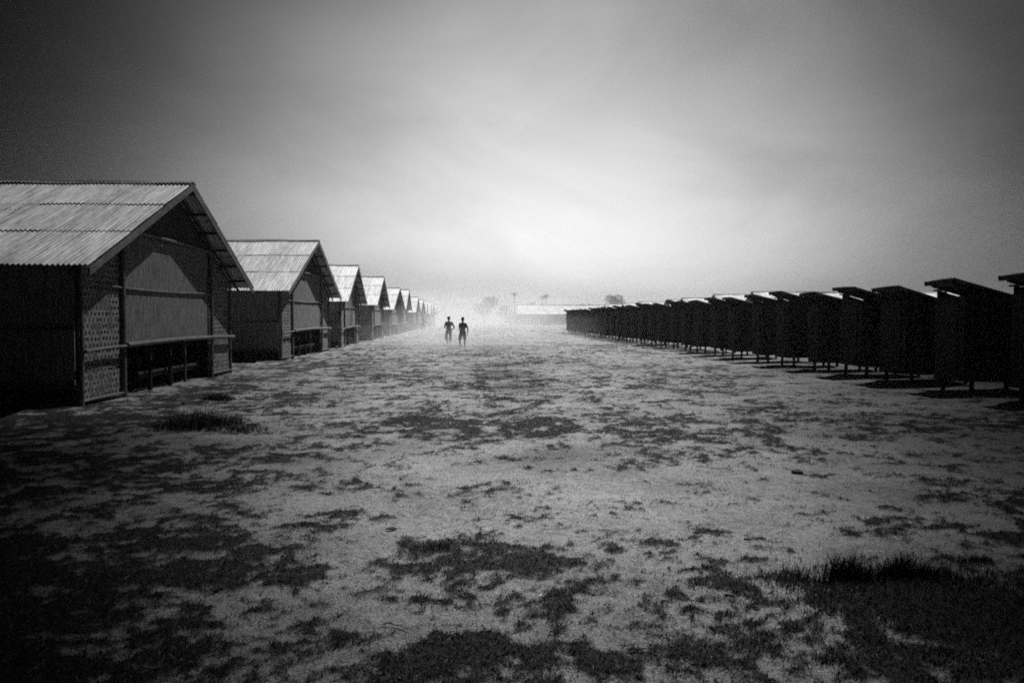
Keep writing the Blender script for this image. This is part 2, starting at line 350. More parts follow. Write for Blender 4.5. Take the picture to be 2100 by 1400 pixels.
tuft('weed_bush', -3.1, 11.3, .3, .35, 350, .04, .14, 'small low weed just right of the bushy one before the nearest house', 'weed', seed=51, wd=.005, lean=1.2)
tuft('weed_bush', -4.9, 15.9, .3, .3, 900, .06, .2, 'low leafy weed near the far corner of the nearest bamboo house', 'weed', seed=53, wd=.006, lean=1.2)
def stick(x, y, ang, ln, r, label, bend=.1, m=None):
    z = float(gz(x, y)); pts = []
    for i in range(6):
        s = i / 5 - .5; pts.append((s * ln, bend * ln * math.cos(s * math.pi) - bend * ln * .5, .004 + .012 * abs(math.sin(i * 1.7))))
    mb = MB().tube(pts, [r * (1 - .12 * i) for i in range(6)], 7, wob=.15); o = mb.build('stick', m or M_stick); o.location = (x, y, z + r * .6); o.rotation_euler = (0, 0, ang)
    tag(o, label, 'stick'); return o
stick(-.37, 4.06, R(-35), .16, .004, 'thin straight dark stick on soil at the lower left of the bare patch')
stick(-.06, 3.92, R(-25), .07, .003, 'short thin twig near the bottom centre of the photo', 0)
stick(.44, 3.88, R(-40), .09, .0028, 'thin pale edged twig alone on the bottom centre sand', 0.02)
stick(.80, 3.64, R(-4), .11, .005, 'thick dark stick at the bottom edge right of centre', .03)
stick(.76, 3.70, R(28), .09, .0035, 'thin stick crossing behind the thick dark stick at the bottom', .05)
stick(1.60, 4.09, R(25), .10, .006, 'bent dark stick left of the big turf patch', .15)
stick(1.02, 3.55, R(-62), .10, .005, 'dark stick pointing at the camera at the bottom right of centre', .05)
def lump(name, x, y, r, m, label, cat, sd, flat=.4, rot=0):
    rr = random.Random(sd); bm = bmesh.new(); bmesh.ops.create_icosphere(bm, subdivisions=3, radius=1)
    for v in bm.verts:
        k = 1 + .22 * math.sin(v.co.x * 3 + sd) * math.cos(v.co.y * 4 + sd * 2) + .1 * math.sin(v.co.z * 7 + sd) + rr.uniform(-.04, .04)
        v.co = Vector((v.co.x * r[0] * k, v.co.y * r[1] * k, v.co.z * r[2] * k))
    me = bpy.data.meshes.new(name); bm.to_mesh(me); bm.free(); me.materials.append(m)
    o = bpy.data.objects.new(name, me); COL.objects.link(o); o.location = (x, y, float(gz(x, y)) + r[2] * .35); o.rotation_euler = (0, 0, rot); tag(o, label, cat); return o
lump('stone', 1.57, 4.23, (.022, .03, .014), M_stone, 'small dark stone left of the turf patch, nearest the camera of three', 'stone', 1)
lump('stone', 1.46, 4.24, (.013, .015, .009), M_stone, 'tiny dark stone just left of the small dark stone by the turf patch', 'stone', 2)
lump('stone', 1.49, 4.43, (.028, .018, .010), M_stone, 'long low dark stone just behind the two small stones by the turf patch', 'stone', 3)
lump('stone', 2.02, 5.62, (.03, .02, .012), M_stone, 'dark pebble alone on clean soil behind the big turf patch', 'stone', 4)
lump('stone', 3.35, 7.9, (.06, .05, .03), M_stone, 'round dark stone out on the right side of the open ground', 'stone', 5)
def leaf(name, x, y, ln, wd, ang, m, label, cat, curl=.3):
    V = []; F = []; nU = 9
    for i in range(nU):
        s = i / (nU - 1); w = wd * math.sin(math.pi * min(1, max(.03, s))) ** .8
        for k, q in enumerate((-1, -.4, .4, 1)): V.append((ln * (s - .5), q * w, .012 * ln / .1 * curl + abs(q) * w * curl + .1 * ln * curl * (2 * s - 1) ** 2))
    for i in range(nU - 1):
        for k in range(3): a = i * 4 + k; F.append((a, a + 1, a + 5, a + 4))
    mb = MB().add(V, F); o = mb.build(name, m); so_ = o.modifiers.new('thick', 'SOLIDIFY'); so_.thickness = .0015
    o.location = (x, y, float(gz(x, y)) - .004); o.rotation_euler = (0, 0, ang); tag(o, label, cat); return o
leaf('dry_leaf', -.575, 5.96, .10, .03, R(4), M_leafdry, 'curled dark dry leaf lying alone on pale soil left of centre', 'leaf', .6)
leaf('scrap', .42, 4.53, .05, .008, R(32), M_scrap, 'small narrow pale scrap lying on the dark grass in the middle foreground', 'scrap')
leaf('scrap', 2.05, 4.41, .035, .013, R(-8), M_scrap, 'bright crumpled pale scrap on the left part of the big turf patch', 'scrap')
leaf('scrap', 2.29, 4.38, .04, .010, R(60), M_scrap, 'duller pale scrap below the tall grass spikes on the big turf patch', 'scrap')

# ------------------------------------------------------------------ long bamboo houses
HW, HE, RIDGE, EAVE, HL = 4.5, 5.2, 4.72, 2.45, 24.0
OV = .55
SL = (RIDGE - EAVE) / HE
def roof_z(y, dz=0): return RIDGE - SL * abs(y) + dz
def corrugated(x0, x1, y_top, z_top, y_bot, z_bot, courses, pitch, amp, per=6, seed=0, rag=.035, flip=False):
    """sheets running from y_top down to y_bot, corrugations along the slope, courses overlapping"""
    r = np.random.default_rng(seed); n = int((x1 - x0) / pitch * per) + 1; xx = np.linspace(x0, x1, n)
    sheet = np.floor((xx - x0) / (pitch * 10)).astype(int); ns = sheet.max() + 1
    rib = np.floor((xx - x0) / pitch).astype(int); ramp_ = r.uniform(.7, 1.25, rib.max() + 1)[rib]
    wave = amp * ramp_ * np.cos((xx - x0) / pitch * 2 * np.pi) + .012 * np.sin(xx * .9 + seed) + .006 * np.sin(xx * 3.3)
    V = []; F = []; tone = []; k0 = 0
    for c in range(courses):
        t0 = c / courses - (.02 if c else 0); t1 = (c + 1) / courses
        jt = r.uniform(0, rag / 4, ns)[sheet]; je = r.uniform(-rag, rag, ns)[sheet] * (1 if c < courses - 1 else .6); tn = r.uniform(0, 1, ns)[sheet]
        K = 5
        for k in range(K):
            s = t0 + (t1 - t0) * k / (K - 1); lift = .004 + .022 * (k / (K - 1)) + jt * (k / (K - 1)) - .008 * (c == 0)
            yy = y_top + (y_bot - y_top) * s + (je * np.sign(y_bot - y_top) if k == K - 1 else 0)
            zz = z_top + (z_bot - z_top) * s + wave + lift + amp
            V.append(np.stack([xx, np.full(n, 0.) + yy, zz], -1)); tone.append(tn)
        id_ = np.arange(K * n).reshape(K, n) + k0; k0 += K * n
        F.append(np.stack([id_[:-1, :-1], id_[1:, :-1], id_[1:, 1:], id_[:-1, 1:]], -1).reshape(-1, 4))
    V = np.concatenate(V); F = np.concatenate(F); tone = np.concatenate(tone)
    if flip: F = F[:, ::-1]
    return V, F, tone
def make_house():
    root = empty('bamboo_house')
    # local frame: gable wall in the plane x = 0 facing +x, building runs to x = -HL
    def panel(poly, m, name, x0=-.03, x1=.0):
        n = len(poly); vs = [(x1, a, b_) for a, b_ in poly] + [(x0, a, b_) for a, b_ in poly]
        fs = [tuple(range(n)), tuple(range(2 * n - 1, n - 1, -1))] + [(i, i + n, (i + 1) % n + n, (i + 1) % n) for i in range(n)]
        return MB().add(vs, fs).build(name, m, root)
    rz = lambda y: roof_z(y) - .04
    panel([(-HW + .05, .06), (-2.64, .06), (-2.64, rz(2.64)), (-HW + .05, rz(HW - .05))], M_weave, 'woven_panel')
    panel([(2.64, .06), (HW - .05, .06), (HW - .05, rz(HW - .05)), (2.64, rz(2.64))], M_weave, 'woven_panel')
    panel([(-2.63, 1.07), (2.63, 1.07), (2.63, 3.34), (-2.63, 3.34)], M_thatch, 'screen_panel')
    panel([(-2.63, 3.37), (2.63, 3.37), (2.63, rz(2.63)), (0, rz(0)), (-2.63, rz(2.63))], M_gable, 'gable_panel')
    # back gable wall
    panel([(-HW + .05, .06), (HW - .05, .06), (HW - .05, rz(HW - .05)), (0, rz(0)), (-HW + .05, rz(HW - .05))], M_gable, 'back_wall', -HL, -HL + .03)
    for s in (-1, 1):
        MB().box((-HL + .05, s * HW - .02, .34 if s < 0 else -.03), (-.05, s * HW + .02, EAVE + .2)).build('side_wall', M_side, root)
        MB().pole((-HL, s * (HW + .06), .38), (-.02, s * (HW + .06), .38), .035).build('rail', M_bamboo, root)
        MB().pole((-HL, s * (HW + .06), 1.4), (-.02, s * (HW + .06), 1.4), .03).build('rail', M_bamboo, root)
        for i in range(8):
            x = -.04 - i * 3.42
            MB().pole((x, s * (HW - .09), -.1), (x, s * (HW - .09), EAVE + .15), .06).build('post', M_bamboo, root)
    for yy in (-2.72, 2.72):
        MB().pole((.05, yy, -.1), (.05, yy, roof_z(yy) - .1), .055).build('post', M_bamboo, root)
    for s in (-1, 1): MB().pole((.045, s * (HW - .02), -.1), (.045, s * (HW - .02), roof_z(HW) - .08), .045).build('corner_post', M_bamboo, root)
    MB().pole((.13, -HW, 1.0), (.13, -2.72, 1.04), .035).build('rail', M_bamboo, root)
    MB().pole((.14, -2.78, 1.06), (.14, HW, 1.06), .055).build('rail', M_bamboo, root)
    MB().pole((.045, -HW, 2.24), (.045, 2.9, 2.26), .028).build('rail', M_bamboo, root)
    MB().pole((.07, -2.95, 3.36), (.07, 2.95, 3.35), .04).build('rail', M_bamboo, root)
    MB().pole((.05, -HW, .1), (.05, -2.75, .1), .03).build('rail', M_bamboo, root)
    MB().pole((.05, 2.75, .1), (.05, HW, .1), .03).build('rail', M_bamboo, root)
    # raised sleeping platform and its posts, seen through the open bay
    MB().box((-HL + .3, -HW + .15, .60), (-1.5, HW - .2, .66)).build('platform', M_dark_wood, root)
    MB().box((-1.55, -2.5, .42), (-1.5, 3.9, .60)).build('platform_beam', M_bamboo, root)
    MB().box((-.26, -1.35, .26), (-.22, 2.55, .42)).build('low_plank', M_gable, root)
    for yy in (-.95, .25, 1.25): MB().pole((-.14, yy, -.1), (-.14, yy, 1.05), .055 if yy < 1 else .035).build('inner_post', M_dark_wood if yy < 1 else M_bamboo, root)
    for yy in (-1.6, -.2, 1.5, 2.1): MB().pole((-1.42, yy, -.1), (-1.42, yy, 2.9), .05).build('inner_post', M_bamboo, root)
    # roof
    for s in (-1, 1):
        V, F, tn = corrugated(-HL - OV, OV, 0 * s, RIDGE, s * HE, EAVE, 3, .09, .016, seed=3 + s, flip=(s < 0))
        np_obj('roof_slope', V, F, M_sheet, root, smooth=True, attr={'tone': tn})
        mb = MB(); a0 = (OV - .03); L_ = HE - .03      # barge board under the sheet edge
        for xx in (OV - .04,):
            vs = []
            for dx in (0, .028):
                vs += [(xx + dx, 0, RIDGE - .01), (xx + dx, s * L_, EAVE + .0), (xx + dx, s * L_, EAVE - .13), (xx + dx, 0, RIDGE - .15)]
            mb.add(vs, [(0, 1, 2, 3), (7, 6, 5, 4), (0, 4, 5, 1), (1, 5, 6, 2), (2, 6, 7, 3)])
        mb.build('bargeboard', M_bamboo, root)
        for k in range(6):
            f = (k + .35) / 6.1; y_ = s * HE * f; z_ = RIDGE - SL * HE * f - .055
            MB().pole((-HL - .3, y_, z_), (OV - .05, y_, z_), .038).build('purlin', M_dark_wood, root)
        for xx in (.14, -3.3, -6.7):
            MB().pole((xx, 0, RIDGE - .14), (xx, s * (HE - .15), EAVE - .07), .04).build('rafter', M_dark_wood, root)
    for s_ in (-1, 1):
        V, F, tn = corrugated(-HL - OV, OV, 0, RIDGE + .035, s_ * .16, RIDGE + .035 - SL * .16 - .01, 1, .09, .016, seed=8 + s_, rag=.03, flip=(s_ < 0))
        np_obj('ridge_cap', V, F, M_sheet_dark, root, smooth=True, attr={'tone': tn})
    return root
house0 = make_house()
GX = -6.95
LEFT = [(19.1, 1.0), (34.6, 1.035), (47.3, .99), (61.1, 1.0), (75.9, .94), (87.0, .99), (103.8, .915), (114.6, .90), (127, .92), (139, .92), (151, .92), (163, .92)]
nth = ['nearest', 'second', 'third', 'fourth', 'fifth', 'sixth', 'seventh', 'eighth', 'ninth', 'tenth', 'eleventh', 'farthest']
desc = ['nearest bamboo mat house, its corrugated roof cut by the left edge', 'corrugated roofed bamboo house next behind the big nearest one on the left']
for i, (y, sc) in enumerate(LEFT):
    h = house0 if i == 0 else copy_tree(house0)
    h.location = (GX + (.05 if i % 2 else 0), y, 0); h.scale = (1, 1 + (0, .02, -.03, .025, -.02, .01)[i % 6], sc) if i else (1, 1, 1)
    h.rotation_euler = (0, 0, R((0, -1.2, 1.4, .8, -1.5, .6)[i % 6]))
    tag(h, desc[i] if i < 2 else f'pale roofed bamboo house, {nth[i]} from the camera in the left row' + (', dusty' if i > 4 else ''), 'house', 'long bamboo houses along the left side')
for c_ in house0.children: pass
BROW = [(93, 34.2), (104, 33.0), (121.9, 33.6), (133.9, 34.2), (151.4, 33.1), (166, 33.0), (181, 31.8), (197, 32), (212, 32)]
for i, (y, x) in enumerate(BROW):
    h = copy_tree(house0); h.location = (x, y, 0); h.rotation_euler = (0, 0, R(180)); h.scale = (1, 1, 1)
    tag(h, f'bright roofed house beyond the dark huts, {nth[i]} of that row', 'house', 'bright roofed houses beyond the dark huts')
for i in range(7):
    h = copy_tree(house0); h.location = (11.6, 189.5 + i * 12.2, 0); h.rotation_euler = (0, 0, R(180)); h.scale = (1, 1, 1)
    tag(h, 'long low bright roofed house at the far end of the open ground' if i == 0 else f'faint far gable left of the long bright roof, {nth[i]} of its row', 'house', 'houses at the far end of the open ground')

# ------------------------------------------------------------------ row of small dark huts on posts (right)
def make_hut():
    root = empty('hut')       # local: lane side faces -x; near corner of the roof at y = 0, far at y = 1.1
    y0, y1 = .02, 1.08; xa, xb = .27, 2.05; zf = .26
    top = lambda x: 2.32 - .26 * x
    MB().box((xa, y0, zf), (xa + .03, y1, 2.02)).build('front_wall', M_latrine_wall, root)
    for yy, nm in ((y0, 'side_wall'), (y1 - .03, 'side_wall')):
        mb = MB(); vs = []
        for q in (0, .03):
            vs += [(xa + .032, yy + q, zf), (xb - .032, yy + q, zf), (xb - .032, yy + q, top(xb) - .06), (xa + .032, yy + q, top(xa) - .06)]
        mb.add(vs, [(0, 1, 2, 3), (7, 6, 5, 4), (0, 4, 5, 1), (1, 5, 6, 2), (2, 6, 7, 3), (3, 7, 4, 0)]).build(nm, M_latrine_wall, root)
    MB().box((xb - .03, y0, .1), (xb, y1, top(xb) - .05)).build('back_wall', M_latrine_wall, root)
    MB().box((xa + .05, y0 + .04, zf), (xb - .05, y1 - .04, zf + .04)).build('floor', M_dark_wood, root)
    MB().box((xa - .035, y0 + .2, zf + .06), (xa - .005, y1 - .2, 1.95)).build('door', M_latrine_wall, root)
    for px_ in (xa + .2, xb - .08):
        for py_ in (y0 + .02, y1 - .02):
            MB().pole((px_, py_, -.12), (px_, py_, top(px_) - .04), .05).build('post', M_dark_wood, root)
    for yy in (.16, .92): MB().pole((.08, yy, top(.08) - .03), (2.35, yy, top(2.35) - .03), .03).build('rafter', M_dark_wood, root)
    MB().pole((.22, .02, top(.22) - .085), (.22, 1.08, top(.22) - .085), .022).build('purlin', M_dark_wood, root)
    # roof: corrugations run down the slope (x); built with y<->x swapped
    V, F, tn = corrugated(0, 1.1, 0, 2.345, 2.5, 2.345 - .26 * 2.5, 1, .076, .014, seed=9, rag=.0)
    V = V[:, [1, 0, 2]]; F = F[:, ::-1]
    ro = np_obj('roof', V, F, M_sheet_dark, root, smooth=True, attr={'tone': tn}); sm = ro.modifiers.new('thick', 'SOLIDIFY'); sm.thickness = .012
    MB().box((.0, .02, 2.27), (.03, 1.08, 2.345), ).build('fascia', M_dark_wood, root)
    return root
hut0 = make_hut()
hy = [11.65, 14.0, 16.33, 18.68, 20.85, 23.26, 25.58, 28.13, 30.65, 33.2, 35.6, 38.0, 40.4, 42.9]
while hy[-1] < 84: hy.append(hy[-1] + 2.45)
nums = 'first second third fourth fifth sixth seventh eighth ninth tenth eleventh twelfth thirteenth fourteenth fifteenth sixteenth seventeenth eighteenth nineteenth twentieth'.split() + ['twenty-' + s for s in 'first second third fourth fifth sixth seventh eighth ninth'.split()] + ['thirtieth', 'thirty-first', 'thirty-second', 'thirty-third']
tw = random.Random(5)
for i, y in enumerate(hy):
    h = hut0 if i == 0 else copy_tree(hut0)
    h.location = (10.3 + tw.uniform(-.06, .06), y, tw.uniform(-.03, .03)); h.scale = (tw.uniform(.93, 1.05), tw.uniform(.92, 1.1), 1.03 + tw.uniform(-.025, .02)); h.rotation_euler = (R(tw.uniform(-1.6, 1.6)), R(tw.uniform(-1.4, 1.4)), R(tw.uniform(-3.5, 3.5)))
    if i == len(hy) - 1: lb = 'small dark hut on posts that ends the right hand row, farthest away'
    elif i == 0: lb = 'dark hut on posts cut off beyond the right edge, nearest of its row'
    else: lb = f'small dark hut on posts, {nums[i-1]} seen from the right edge inward'
    tag(h, lb, 'hut', 'small dark huts on posts along the right side')

# ------------------------------------------------------------------ trees on the horizon
def tree(name, x, y, w, h, trunk_h, n, label, leafs=.45, lobes=7, seed=1, group=None):
    r = np.random.default_rng(seed); root = empty(name, (x, y, 0))
    mb = MB(); mb.tube([(0, 0, -.2), (.1, 0, trunk_h * .6), (-.1, .1, trunk_h), (0, 0, h * .7)], [w * .045, w * .036, w * .03, w * .012], 7, wob=.1)
    for k in range(6):
        a = k * 1.1; mb.tube([(0, 0, trunk_h * .8), (math.cos(a) * w * .15, math.sin(a) * w * .15, trunk_h + (h - trunk_h) * .35), (math.cos(a) * w * .33, math.sin(a) * w * .33, trunk_h + (h - trunk_h) * .6)], [w * .022, w * .014, w * .006], 5)
    mb.build('trunk', M_bark, root)
    cz = (h + trunk_h) / 2; hz = (h - trunk_h) / 2
    C = []; 
    for k in range(lobes):
        a = r.uniform(0, 2 * np.pi); q = np.sqrt(r.uniform(0, 1)) * w * .3
        C.append((q * np.cos(a), q * np.sin(a), cz + r.uniform(-.55, .55) * hz, r.uniform(.16, .26) * w))
    C = np.array(C); k = r.integers(0, lobes, n); c = C[k]
    d = r.normal(0, 1, (n, 3)); d /= np.linalg.norm(d, axis=1)[:, None]; q = r.uniform(.55, 1.05, n)[:, None]
    P = c[:, :3] + d * q * np.stack([c[:, 3], c[:, 3], c[:, 3] * .8], -1)
    u = r.normal(0, 1, (n, 3)); u /= np.linalg.norm(u, axis=1)[:, None]; v = np.cross(u, r.normal(0, 1, (n, 3))); v /= np.linalg.norm(v, axis=1)[:, None]
    s = (r.uniform(.5, 1.1, n) * leafs)[:, None]
    V = np.stack([P - u * s, P - v * s * .5, P + u * s, P + v * s * .5], 1).reshape(-1, 3); F = np.arange(4 * n).reshape(-1, 4)
    np_obj('crown', V, F, M_leaf, root); tag(root, label, 'tree', group); return root
tree('tree', 43.2, 232, 7.0, 9.9, 2.4, 3400, 'round dark leafy tree standing above the far end of the dark hut row', .22, 9, 3)
tree('tree', 36.0, 242, 4.0, 6.6, 1.8, 900, 'small dark bushy tree just left of the big round tree', .18, 6, 4)
tree('tree', 39.4, 250, 2.4, 5.4, 1.8, 600, 'smallest bush between the two leafy trees on the horizon', .18, 5, 5)
tree('tree', 4.4, 226, 8.5, 8.0, 2.0, 2000, 'faint leafy tree almost lost in the dust behind the two walkers', .3, 8, 6)
tree('tree', 10.0, 225, 6.0, 5.6, 1.5, 1200, 'low faint tree right beside the dusty one beyond the walkers', .3, 7, 8)
def palm(x, y, h, label, seed):
    r = random.Random(seed); root = empty('palm_tree', (x, y, 0)); lean = r.uniform(-.4, .4)
    MB().tube([(0, 0, -.2), (lean * .3, 0, h * .4), (lean * .8, 0, h * .75), (lean, 0, h)], [.2, .15, .12, .1], 7).build('trunk', M_bark, root)
    mb = MB()
    for k in range(15):
        a = k * 2.4 + r.uniform(-.2, .2); up = r.uniform(-.1, .8); ln = r.uniform(1.3, 1.8); prev = None
        for j in range(7):
            s = j / 6; d = ln * s; z = h + up * d - .75 * d * d / ln; w = .22 * math.sin(math.pi * min(.97, s + .08))
            cx_, cy_ = lean + math.cos(a) * d, math.sin(a) * d; n_ = (-math.sin(a) * w, math.cos(a) * w)
            cur = [(cx_ + n_[0], cy_ + n_[1], z - w * .5), (cx_, cy_, z), (cx_ - n_[0], cy_ - n_[1], z - w * .5)]
            if prev: mb.add(prev + cur, [(0, 1, 4, 3), (1, 2, 5, 4)])
            prev = cur
    mb.build('crown', M_leaf, root); tag(root, label, 'palm tree', 'palms on the hazy horizon')
palm(14.0, 238, 9.0, 'tall faint palm leftmost of those on the hazy horizon', 1)
palm(18.8, 240, 6.2, 'shortest faint palm, low over the long bright roof', 2)
palm(22.4, 238, 7.9, 'left one of the close pair of palms over the long bright roof', 3)
palm(23.7, 240, 8.4, 'right one of the close pair of palms over the long bright roof', 4)

# ------------------------------------------------------------------ people
def voxel(o, size, smooth_it=4):
    m = o.modifiers.new('remesh', 'REMESH'); m.mode = 'VOXEL'; m.voxel_size = size; m.use_smooth_shade = True
    s = o.modifiers.new('smooth', 'SMOOTH'); s.iterations = smooth_it; s.factor = .5
def limb(mb, pts, rs, sub=5):
    for i in range(len(pts) - 1):
        a = Vector(pts[i]); b_ = Vector(pts[i + 1])
        for k in range(sub + 1):
            t = k / sub; r_ = rs[i] * (1 - t) + rs[i + 1] * t
            mb.ellipsoid(a.lerp(b_, t), (r_, r_, r_), 10, 7)
def hand(mb, wrist, d, side):
    d = Vector(d).normalized(); s = Vector(side).normalized(); n_ = d.cross(s)
    palm_c = Vector(wrist) + d * .045
    for k in range(5): mb.ellipsoid(Vector(wrist) + d * (.01 + .018 * k), (.016, .022 + .003 * k, .016), 8, 6, Matrix((n_, s, d)).transposed().to_3x3())
    for k, ln in enumerate((.062, .072, .068, .052)):
        b0 = Vector(wrist) + d * .085 + s * (.027 - .018 * k); b1 = b0 + d * ln * .5 + n_ * .006; b2 = b1 + d * ln * .42 + n_ * .020
        limb(mb, [b0, b1, b2], [.0095, .0088, .0075], 3)
    t0 = Vector(wrist) + d * .03 + s * .028; limb(mb, [t0, t0 + d * .03 + s * .024, t0 + d * .058 + s * .03 + n_ * .008], [.012, .0105, .009], 3)
def head(mb, c, yaw=0):
    c = Vector(c)
    mb.ellipsoid(c, (.080, .097, .113), 16, 12); mb.ellipsoid(c + Vector((0, .018, -.06)), (.055, .062, .055), 12, 8)
    mb.ellipsoid(c + Vector((0, .098, -.022)), (.013, .02, .022), 8, 6)                     # nose
    for s in (-1, 1):
        mb.ellipsoid(c + Vector((s * .078, -.005, -.015)), (.010, .018, .028), 8, 6)        # ears
        mb.ellipsoid(c + Vector((s * .03, .084, .016)), (.018, .012, .008), 8, 6)           # brows
    mb.ellipsoid(c + Vector((0, .083, -.055)), (.024, .010, .008), 8, 6)                    # lips
def person(x, y, rz, J, cloth_top, cloth_bot, hem, hair_r, label, hem_w):
    root = empty('person', (x, y, float(gz(x, y)) + .0), rz)
    mb = MB(); head(mb, J['head'])
    hc = Vector(J['head']); nk = Vector(J['neck'])
    limb(mb, [hc + Vector((0, -.01, -.06)), nk], [.05, .056])
    ch = Vector(J['chest']); pv = Vector(J['pelvis'])
    for k in range(7):
        t_ = k / 6; c_ = nk.lerp(ch, t_) + Vector((0, 0, -.05)); mb.ellipsoid(c_, (.07 + .085 * t_, .06 + .04 * t_, .06), 14, 8)
    for k in range(8):
        t_ = k / 7; c_ = ch.lerp(pv, t_); wv = .155 - .035 * math.sin(t_ * math.pi * .8); mb.ellipsoid(c_, (wv, .1, .07), 14, 8)
    for s in ('l', 'r'):
        sh, eb, wr_ = J['sh' + s], J['el' + s], J['wr' + s]
        limb(mb, [nk + Vector((0, 0, -.07)), sh, eb, wr_], [.05, .052, .038, .025], 6)
        hand(mb, wr_, J['hd' + s], J['hs' + s])
        hp, kn, an = J['hp' + s], J['kn' + s], J['an' + s]
        limb(mb, [hp, kn], [.082, .055], 8)
        knv = Vector(kn); anv = Vector(an); mid = knv.lerp(anv, .35) + Vector((0, -.018, 0)); limb(mb, [knv, mid, anv], [.052, .052, .034], 6)
        limb(mb, [anv + Vector((0, -.03, -.045)), anv + Vector((0, .09, -.06)), anv + Vector((0, .15, -.065))], [.036, .034, .026], 5)
    body = mb.build('body', M_skin, root, True); voxel(body, .009, 3)
    # eyes
    for s in (-1, 1):
        MB().ellipsoid(hc + Vector((s * .03, .083, .002)), (.011, .008, .008), 8, 6).build('eye', M_scrap, root, True)
    hm = MB(); hm.ellipsoid(hc + Vector((0, -.018, .03)), (.083 * hair_r, .092 * hair_r, .092 * hair_r), 14, 10)
    r = random.Random(3)
    for k in range(60):
        a = r.uniform(0, 2 * math.pi); e = r.uniform(.1, 1.4); d_ = Vector((math.cos(a) * math.cos(e), math.sin(a) * math.cos(e) - .2, math.sin(e)))
        hm.ellipsoid(hc + Vector((0, -.018, .03)) + d_ * .078 * hair_r, (.02, .02, .02), 6, 4)
    ho = hm.build('hair', M_hair, root, True); voxel(ho, .012, 1)
    # shirt
    sm_ = MB()
    for k in range(6):
        t_ = k / 5; c_ = nk.lerp(ch, t_) + Vector((0, 0, -.075 + .02 * t_)); sm_.ellipsoid(c_, (.10 + .075 * t_, .082 + .035 * t_, .055), 14, 8)
    for k in range(9):
        t_ = k / 8; c_ = ch.lerp(pv, t_ * .96); sm_.ellipsoid(c_, (.160 - .028 * math.sin(t_ * math.pi), .115, .06), 14, 8)
    for s in ('l', 'r'):
        sh, eb = Vector(J['sh' + s]), Vector(J['el' + s]); limb(sm_, [sh.lerp(nk, .55) + Vector((0, 0, -.03)), sh + Vector((0, 0, -.035)), sh.lerp(eb, .6)], [.055, .062, .058], 6)
    so2 = sm_.build('shirt', cloth_top, root, True); voxel(so2, .014, 4)
    # lower garment
    pn = MB()
    for k in range(5): pn.ellipsoid(pv + Vector((0, 0, .09 - .05 * k)), (.150 + .004 * k, .118, .05), 14, 8)
    for s in ('l', 'r'):
        hp, kn, an = Vector(J['hp' + s]), Vector(J['kn' + s]), Vector(J['an' + s])
        z_end = hem; path = []
        if z_end < kn.z: e_ = kn.lerp(an, (kn.z - z_end) / max(.01, kn.z - an.z)); path = [hp, kn, e_]; rs_ = [.098, .084, .088 * hem_w]
        else: e_ = hp.lerp(kn, (hp.z - z_end) / max(.01, hp.z - kn.z)); path = [hp, e_]; rs_ = [.098, .085 * hem_w]
        limb(pn, path, rs_, 8)
    po = pn.build('shorts', cloth_bot, root, True); voxel(po, .014, 4)
    tag(root, label, 'person'); return root
JA = dict(head=(.0, .0, 1.56), neck=(0, -.01, 1.40), chest=(-.01, 0, 1.20), pelvis=(.01, 0, .88),
          shl=(-.17, 0, 1.33), ell=(-.25, .02, 1.06), wrl=(-.13, .16, .98), hdl=(.8, .5, -.1), hsl=(0, .3, 1),
          shr=(.17, 0, 1.33), elr=(.33, -.02, 1.04), wrr=(.22, .10, .93), hdr=(-.7, .6, -.3), hsr=(0, .3, 1),
          hpl=(-.085, 0, .84), knl=(-.15, .02, .48), anl=(-.08, -.22, .15), hpr=(.085, 0, .84), knr=(.09, .12, .47), anr=(.07, .10, .10))
person(-1.13, 46.8, R(0), JA, M_cloth1, M_cloth2, .36, 1.14, 'left walker of the pair, short curly hair, one elbow bent out from the waist', 1.15)
JB = dict(head=(0, 0, 1.53), neck=(0, -.01, 1.37), chest=(.02, 0, 1.18), pelvis=(.0, 0, .86),
          shl=(-.15, 0, 1.29), ell=(-.17, .05, 1.03), wrl=(-.12, .22, .88), hdl=(.2, .6, -.6), hsl=(1, .2, .3),
          shr=(.165, 0, 1.29), elr=(.265, -.02, 1.03), wrr=(.255, .02, .80), hdr=(-.12, .1, -1), hsr=(-.2, 1, 0),
          hpl=(-.08, 0, .83), knl=(-.16, .02, .47), anl=(-.12, -.14, .12), hpr=(.08, 0, .83), knr=(.11, .07, .46), anr=(.10, .10, .10))
person(-.28, 41.5, R(0), JB, M_cloth2, M_cloth1, .53, 1.0, 'right walker of the pair, dark shirt and shorts, one arm hanging straight', 1.1)
person(-5.2, 93.5, R(5), JB, M_cloth2, M_cloth2, .5, 1.0, 'faint lone person far off by the left row of houses', 1.0)

# ------------------------------------------------------------------ unseen shade volume added overhead, shaped to darken the edges of the near ground
H_C = 130.0
def tau(x, y):
    """optical depth of the added shade volume between the sun and the ground point (x, y)"""
    yy = np.clip(y, 2, 60)
    wl = 1.45 + .30 * yy; wr = .35 + .475 * yy
    dx = x - .8; w = np.where(dx < 0, wl, wr)
    t_ = 1.15 * (np.abs(dx) / w) ** 2.6
    sm = lambda a, b, v: np.clip((v - a) / (b - a), 0, 1)
    cap = np.where(dx < 0, 1.25 + 4.2 * sm(13, 8.5, y), 3.6 + 1.0 * sm(14, 7, y))
    t_ = cap * (1 - np.exp(-t_ * 1.9 / cap)) * sm(46, 22, y)
    t_ = t_ + np.clip((6.0 - y) / 2.0, 0, 1.6) * .55
    t_ = t_ * (.85 + .3 * fbm(x, y, .35, 3, 77))
    edge = np.minimum(np.clip((60 - np.abs(x)) / 15, 0, 1), np.clip((y + 45) / 15, 0, 1))
    return np.clip(t_, 0, 5.0) * edge
DENS = 1.0
cx_ = np.arange(-60, 60.1, .5); cy_ = np.arange(-45, 48.1, .5)
CX, CY = np.meshgrid(cx_, cy_); TT = tau(CX, CY)
